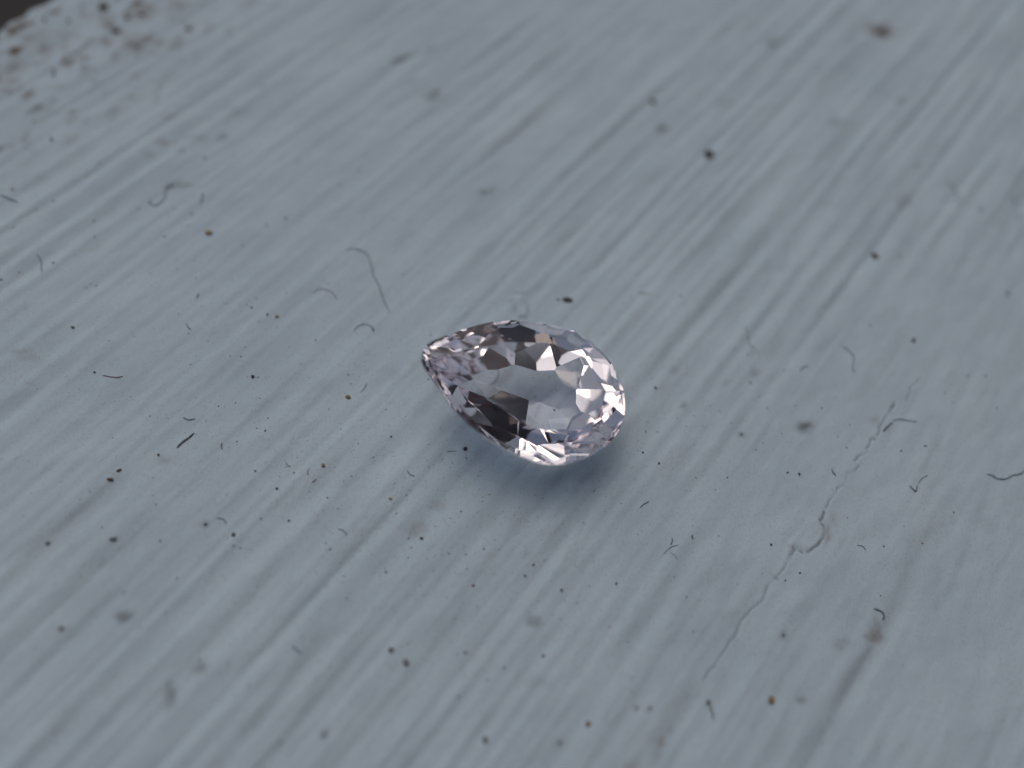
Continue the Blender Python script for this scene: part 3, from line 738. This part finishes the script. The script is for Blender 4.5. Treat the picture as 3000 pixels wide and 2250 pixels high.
for i in range(len(hp) - 1):
    for k in range(5): hf.append((i * 5 + k, i * 5 + (k + 1) % 5, (i + 1) * 5 + (k + 1) % 5, (i + 1) * 5 + k))
o = mesh_obj('hair', hv, hf, MATS['black'], smooth=True); o.location = hc_
tag(o, 'fine curved dark hair seen on the clear left part of the gemstone', 'fibre', 'lint fibres lying on the painted sill')
for i, (x, y, d, lab) in enumerate([(1500,1040,4,'upper left of its clear middle'),(1569,1160,5,'at its very centre'),(1475,1022,3,'near its upper dark facets'),(1520,1120,3,'left of its centre'),(1610,1105,3,'right of its centre')]):
    p = on_table(x, y, .0008); o = bpy.data.objects.new('grit_grain', CR['grey'][2 + i % 2]); SC.collection.objects.link(o)
    u = d * pxsize(x, y) * .8; o.location = p; o.scale = (u, u * .7, u * .5); o.rotation_euler = (0, 0, i * 1.3)
    tag(o, 'speck of dust lying on top of the gemstone, ' + lab, 'grit', 'specks of dust on the gemstone')

# ------------------------------------------------------------------ every small grain gets a description by its nearest landmark
LM = [((1537,1146),'gemstone'),((1021,1165),'tan oval seed'),((545,1290),'thick grey lint rod'),((1075,800),'long hooked hair'),((1066,958),'short arched hair'),
      ((811,929),'orange brown crumb'),((611,684),'ochre crumb'),((480,570),'looped hook fibre'),((2075,457),'large lone black crumb'),((1663,879),'dark olive crumb'),
      ((2670,1140),'crack top end'),((2560,1290),'crack middle'),((2390,1560),'chip in the crack'),((2685,1425),'v shaped fibre'),((2360,1245),'soft grey smudge'),
      ((2495,1050),'wavy blue fibre'),((740,1103),'round black grain'),((120,130),'corner mould'),((2575,1800),'hooked groove fibre'),((2083,2080),'tailed slate crumb'),
      ((2258,2050),'blurred ochre crumb'),((1592,1921),'blurred reddish grain'),((1550,1670),'pair of black grains'),((1386,1717),'reddish brown grain'),
      ((336,1392),'blurred crumb pair'),((1144,1462),'yellow green crumb'),((685,1568),'blurred dark round crumb'),((1190,1942),'blurred slate crumb'),((2941,1400),'thick wavy border fibre'),
      ((2564,749),'long brown crumb'),((2588,91),'brown sliver'),((1913,301),'blurred olive crumb'),((552,960),'dark lint dash'),((2197,990),'thin hooked fibre'),
      ((1363,1316),'clumped black crumb'),((1237,1578),'grey brown round grain'),((1975,1600),'pale arched fibre'),((26,582),'slate blue border fibre'),((1220,160),'dark gouge in the paint')]
from collections import defaultdict
buckets = defaultdict(list)
WORD = {'black': 'tiny black grit grain', 'grey': 'small grey dust grain', 'brown': 'small brown dust grain', 'tan': 'small yellowish tan grain', 'white': 'minute sparkling white grain'}
for o_, c_, x, y in GRAINS:
    (lx, ly), nm = min(LM, key=lambda l: (l[0][0] - x) ** 2 + (l[0][1] - y) ** 2)
    ang = math.degrees(math.atan2(ly - y, x - lx)) % 360
    dr = ['right of', 'up and right of', 'above', 'up and left of', 'left of', 'down and left of', 'below', 'down and right of'][int((ang + 22.5) // 45) % 8]
    buckets[(c_, dr, nm)].append((math.hypot(lx - x, ly - y), o_))
ORD = ['nearest one', 'second nearest', 'third nearest', 'fourth nearest', 'fifth nearest', 'sixth nearest', 'seventh nearest', 'eighth nearest', 'ninth nearest', 'tenth nearest', 'eleventh nearest', 'twelfth nearest']
for (c_, dr, nm), L_ in buckets.items():
    L_.sort(key=lambda e: e[0])
    for i, (_, o_) in enumerate(L_):
        o_['label'] = '%s %s the %s%s' % (WORD[c_], dr, nm, '' if len(L_) == 1 else ', ' + ORD[min(i, 11)])
print('done')
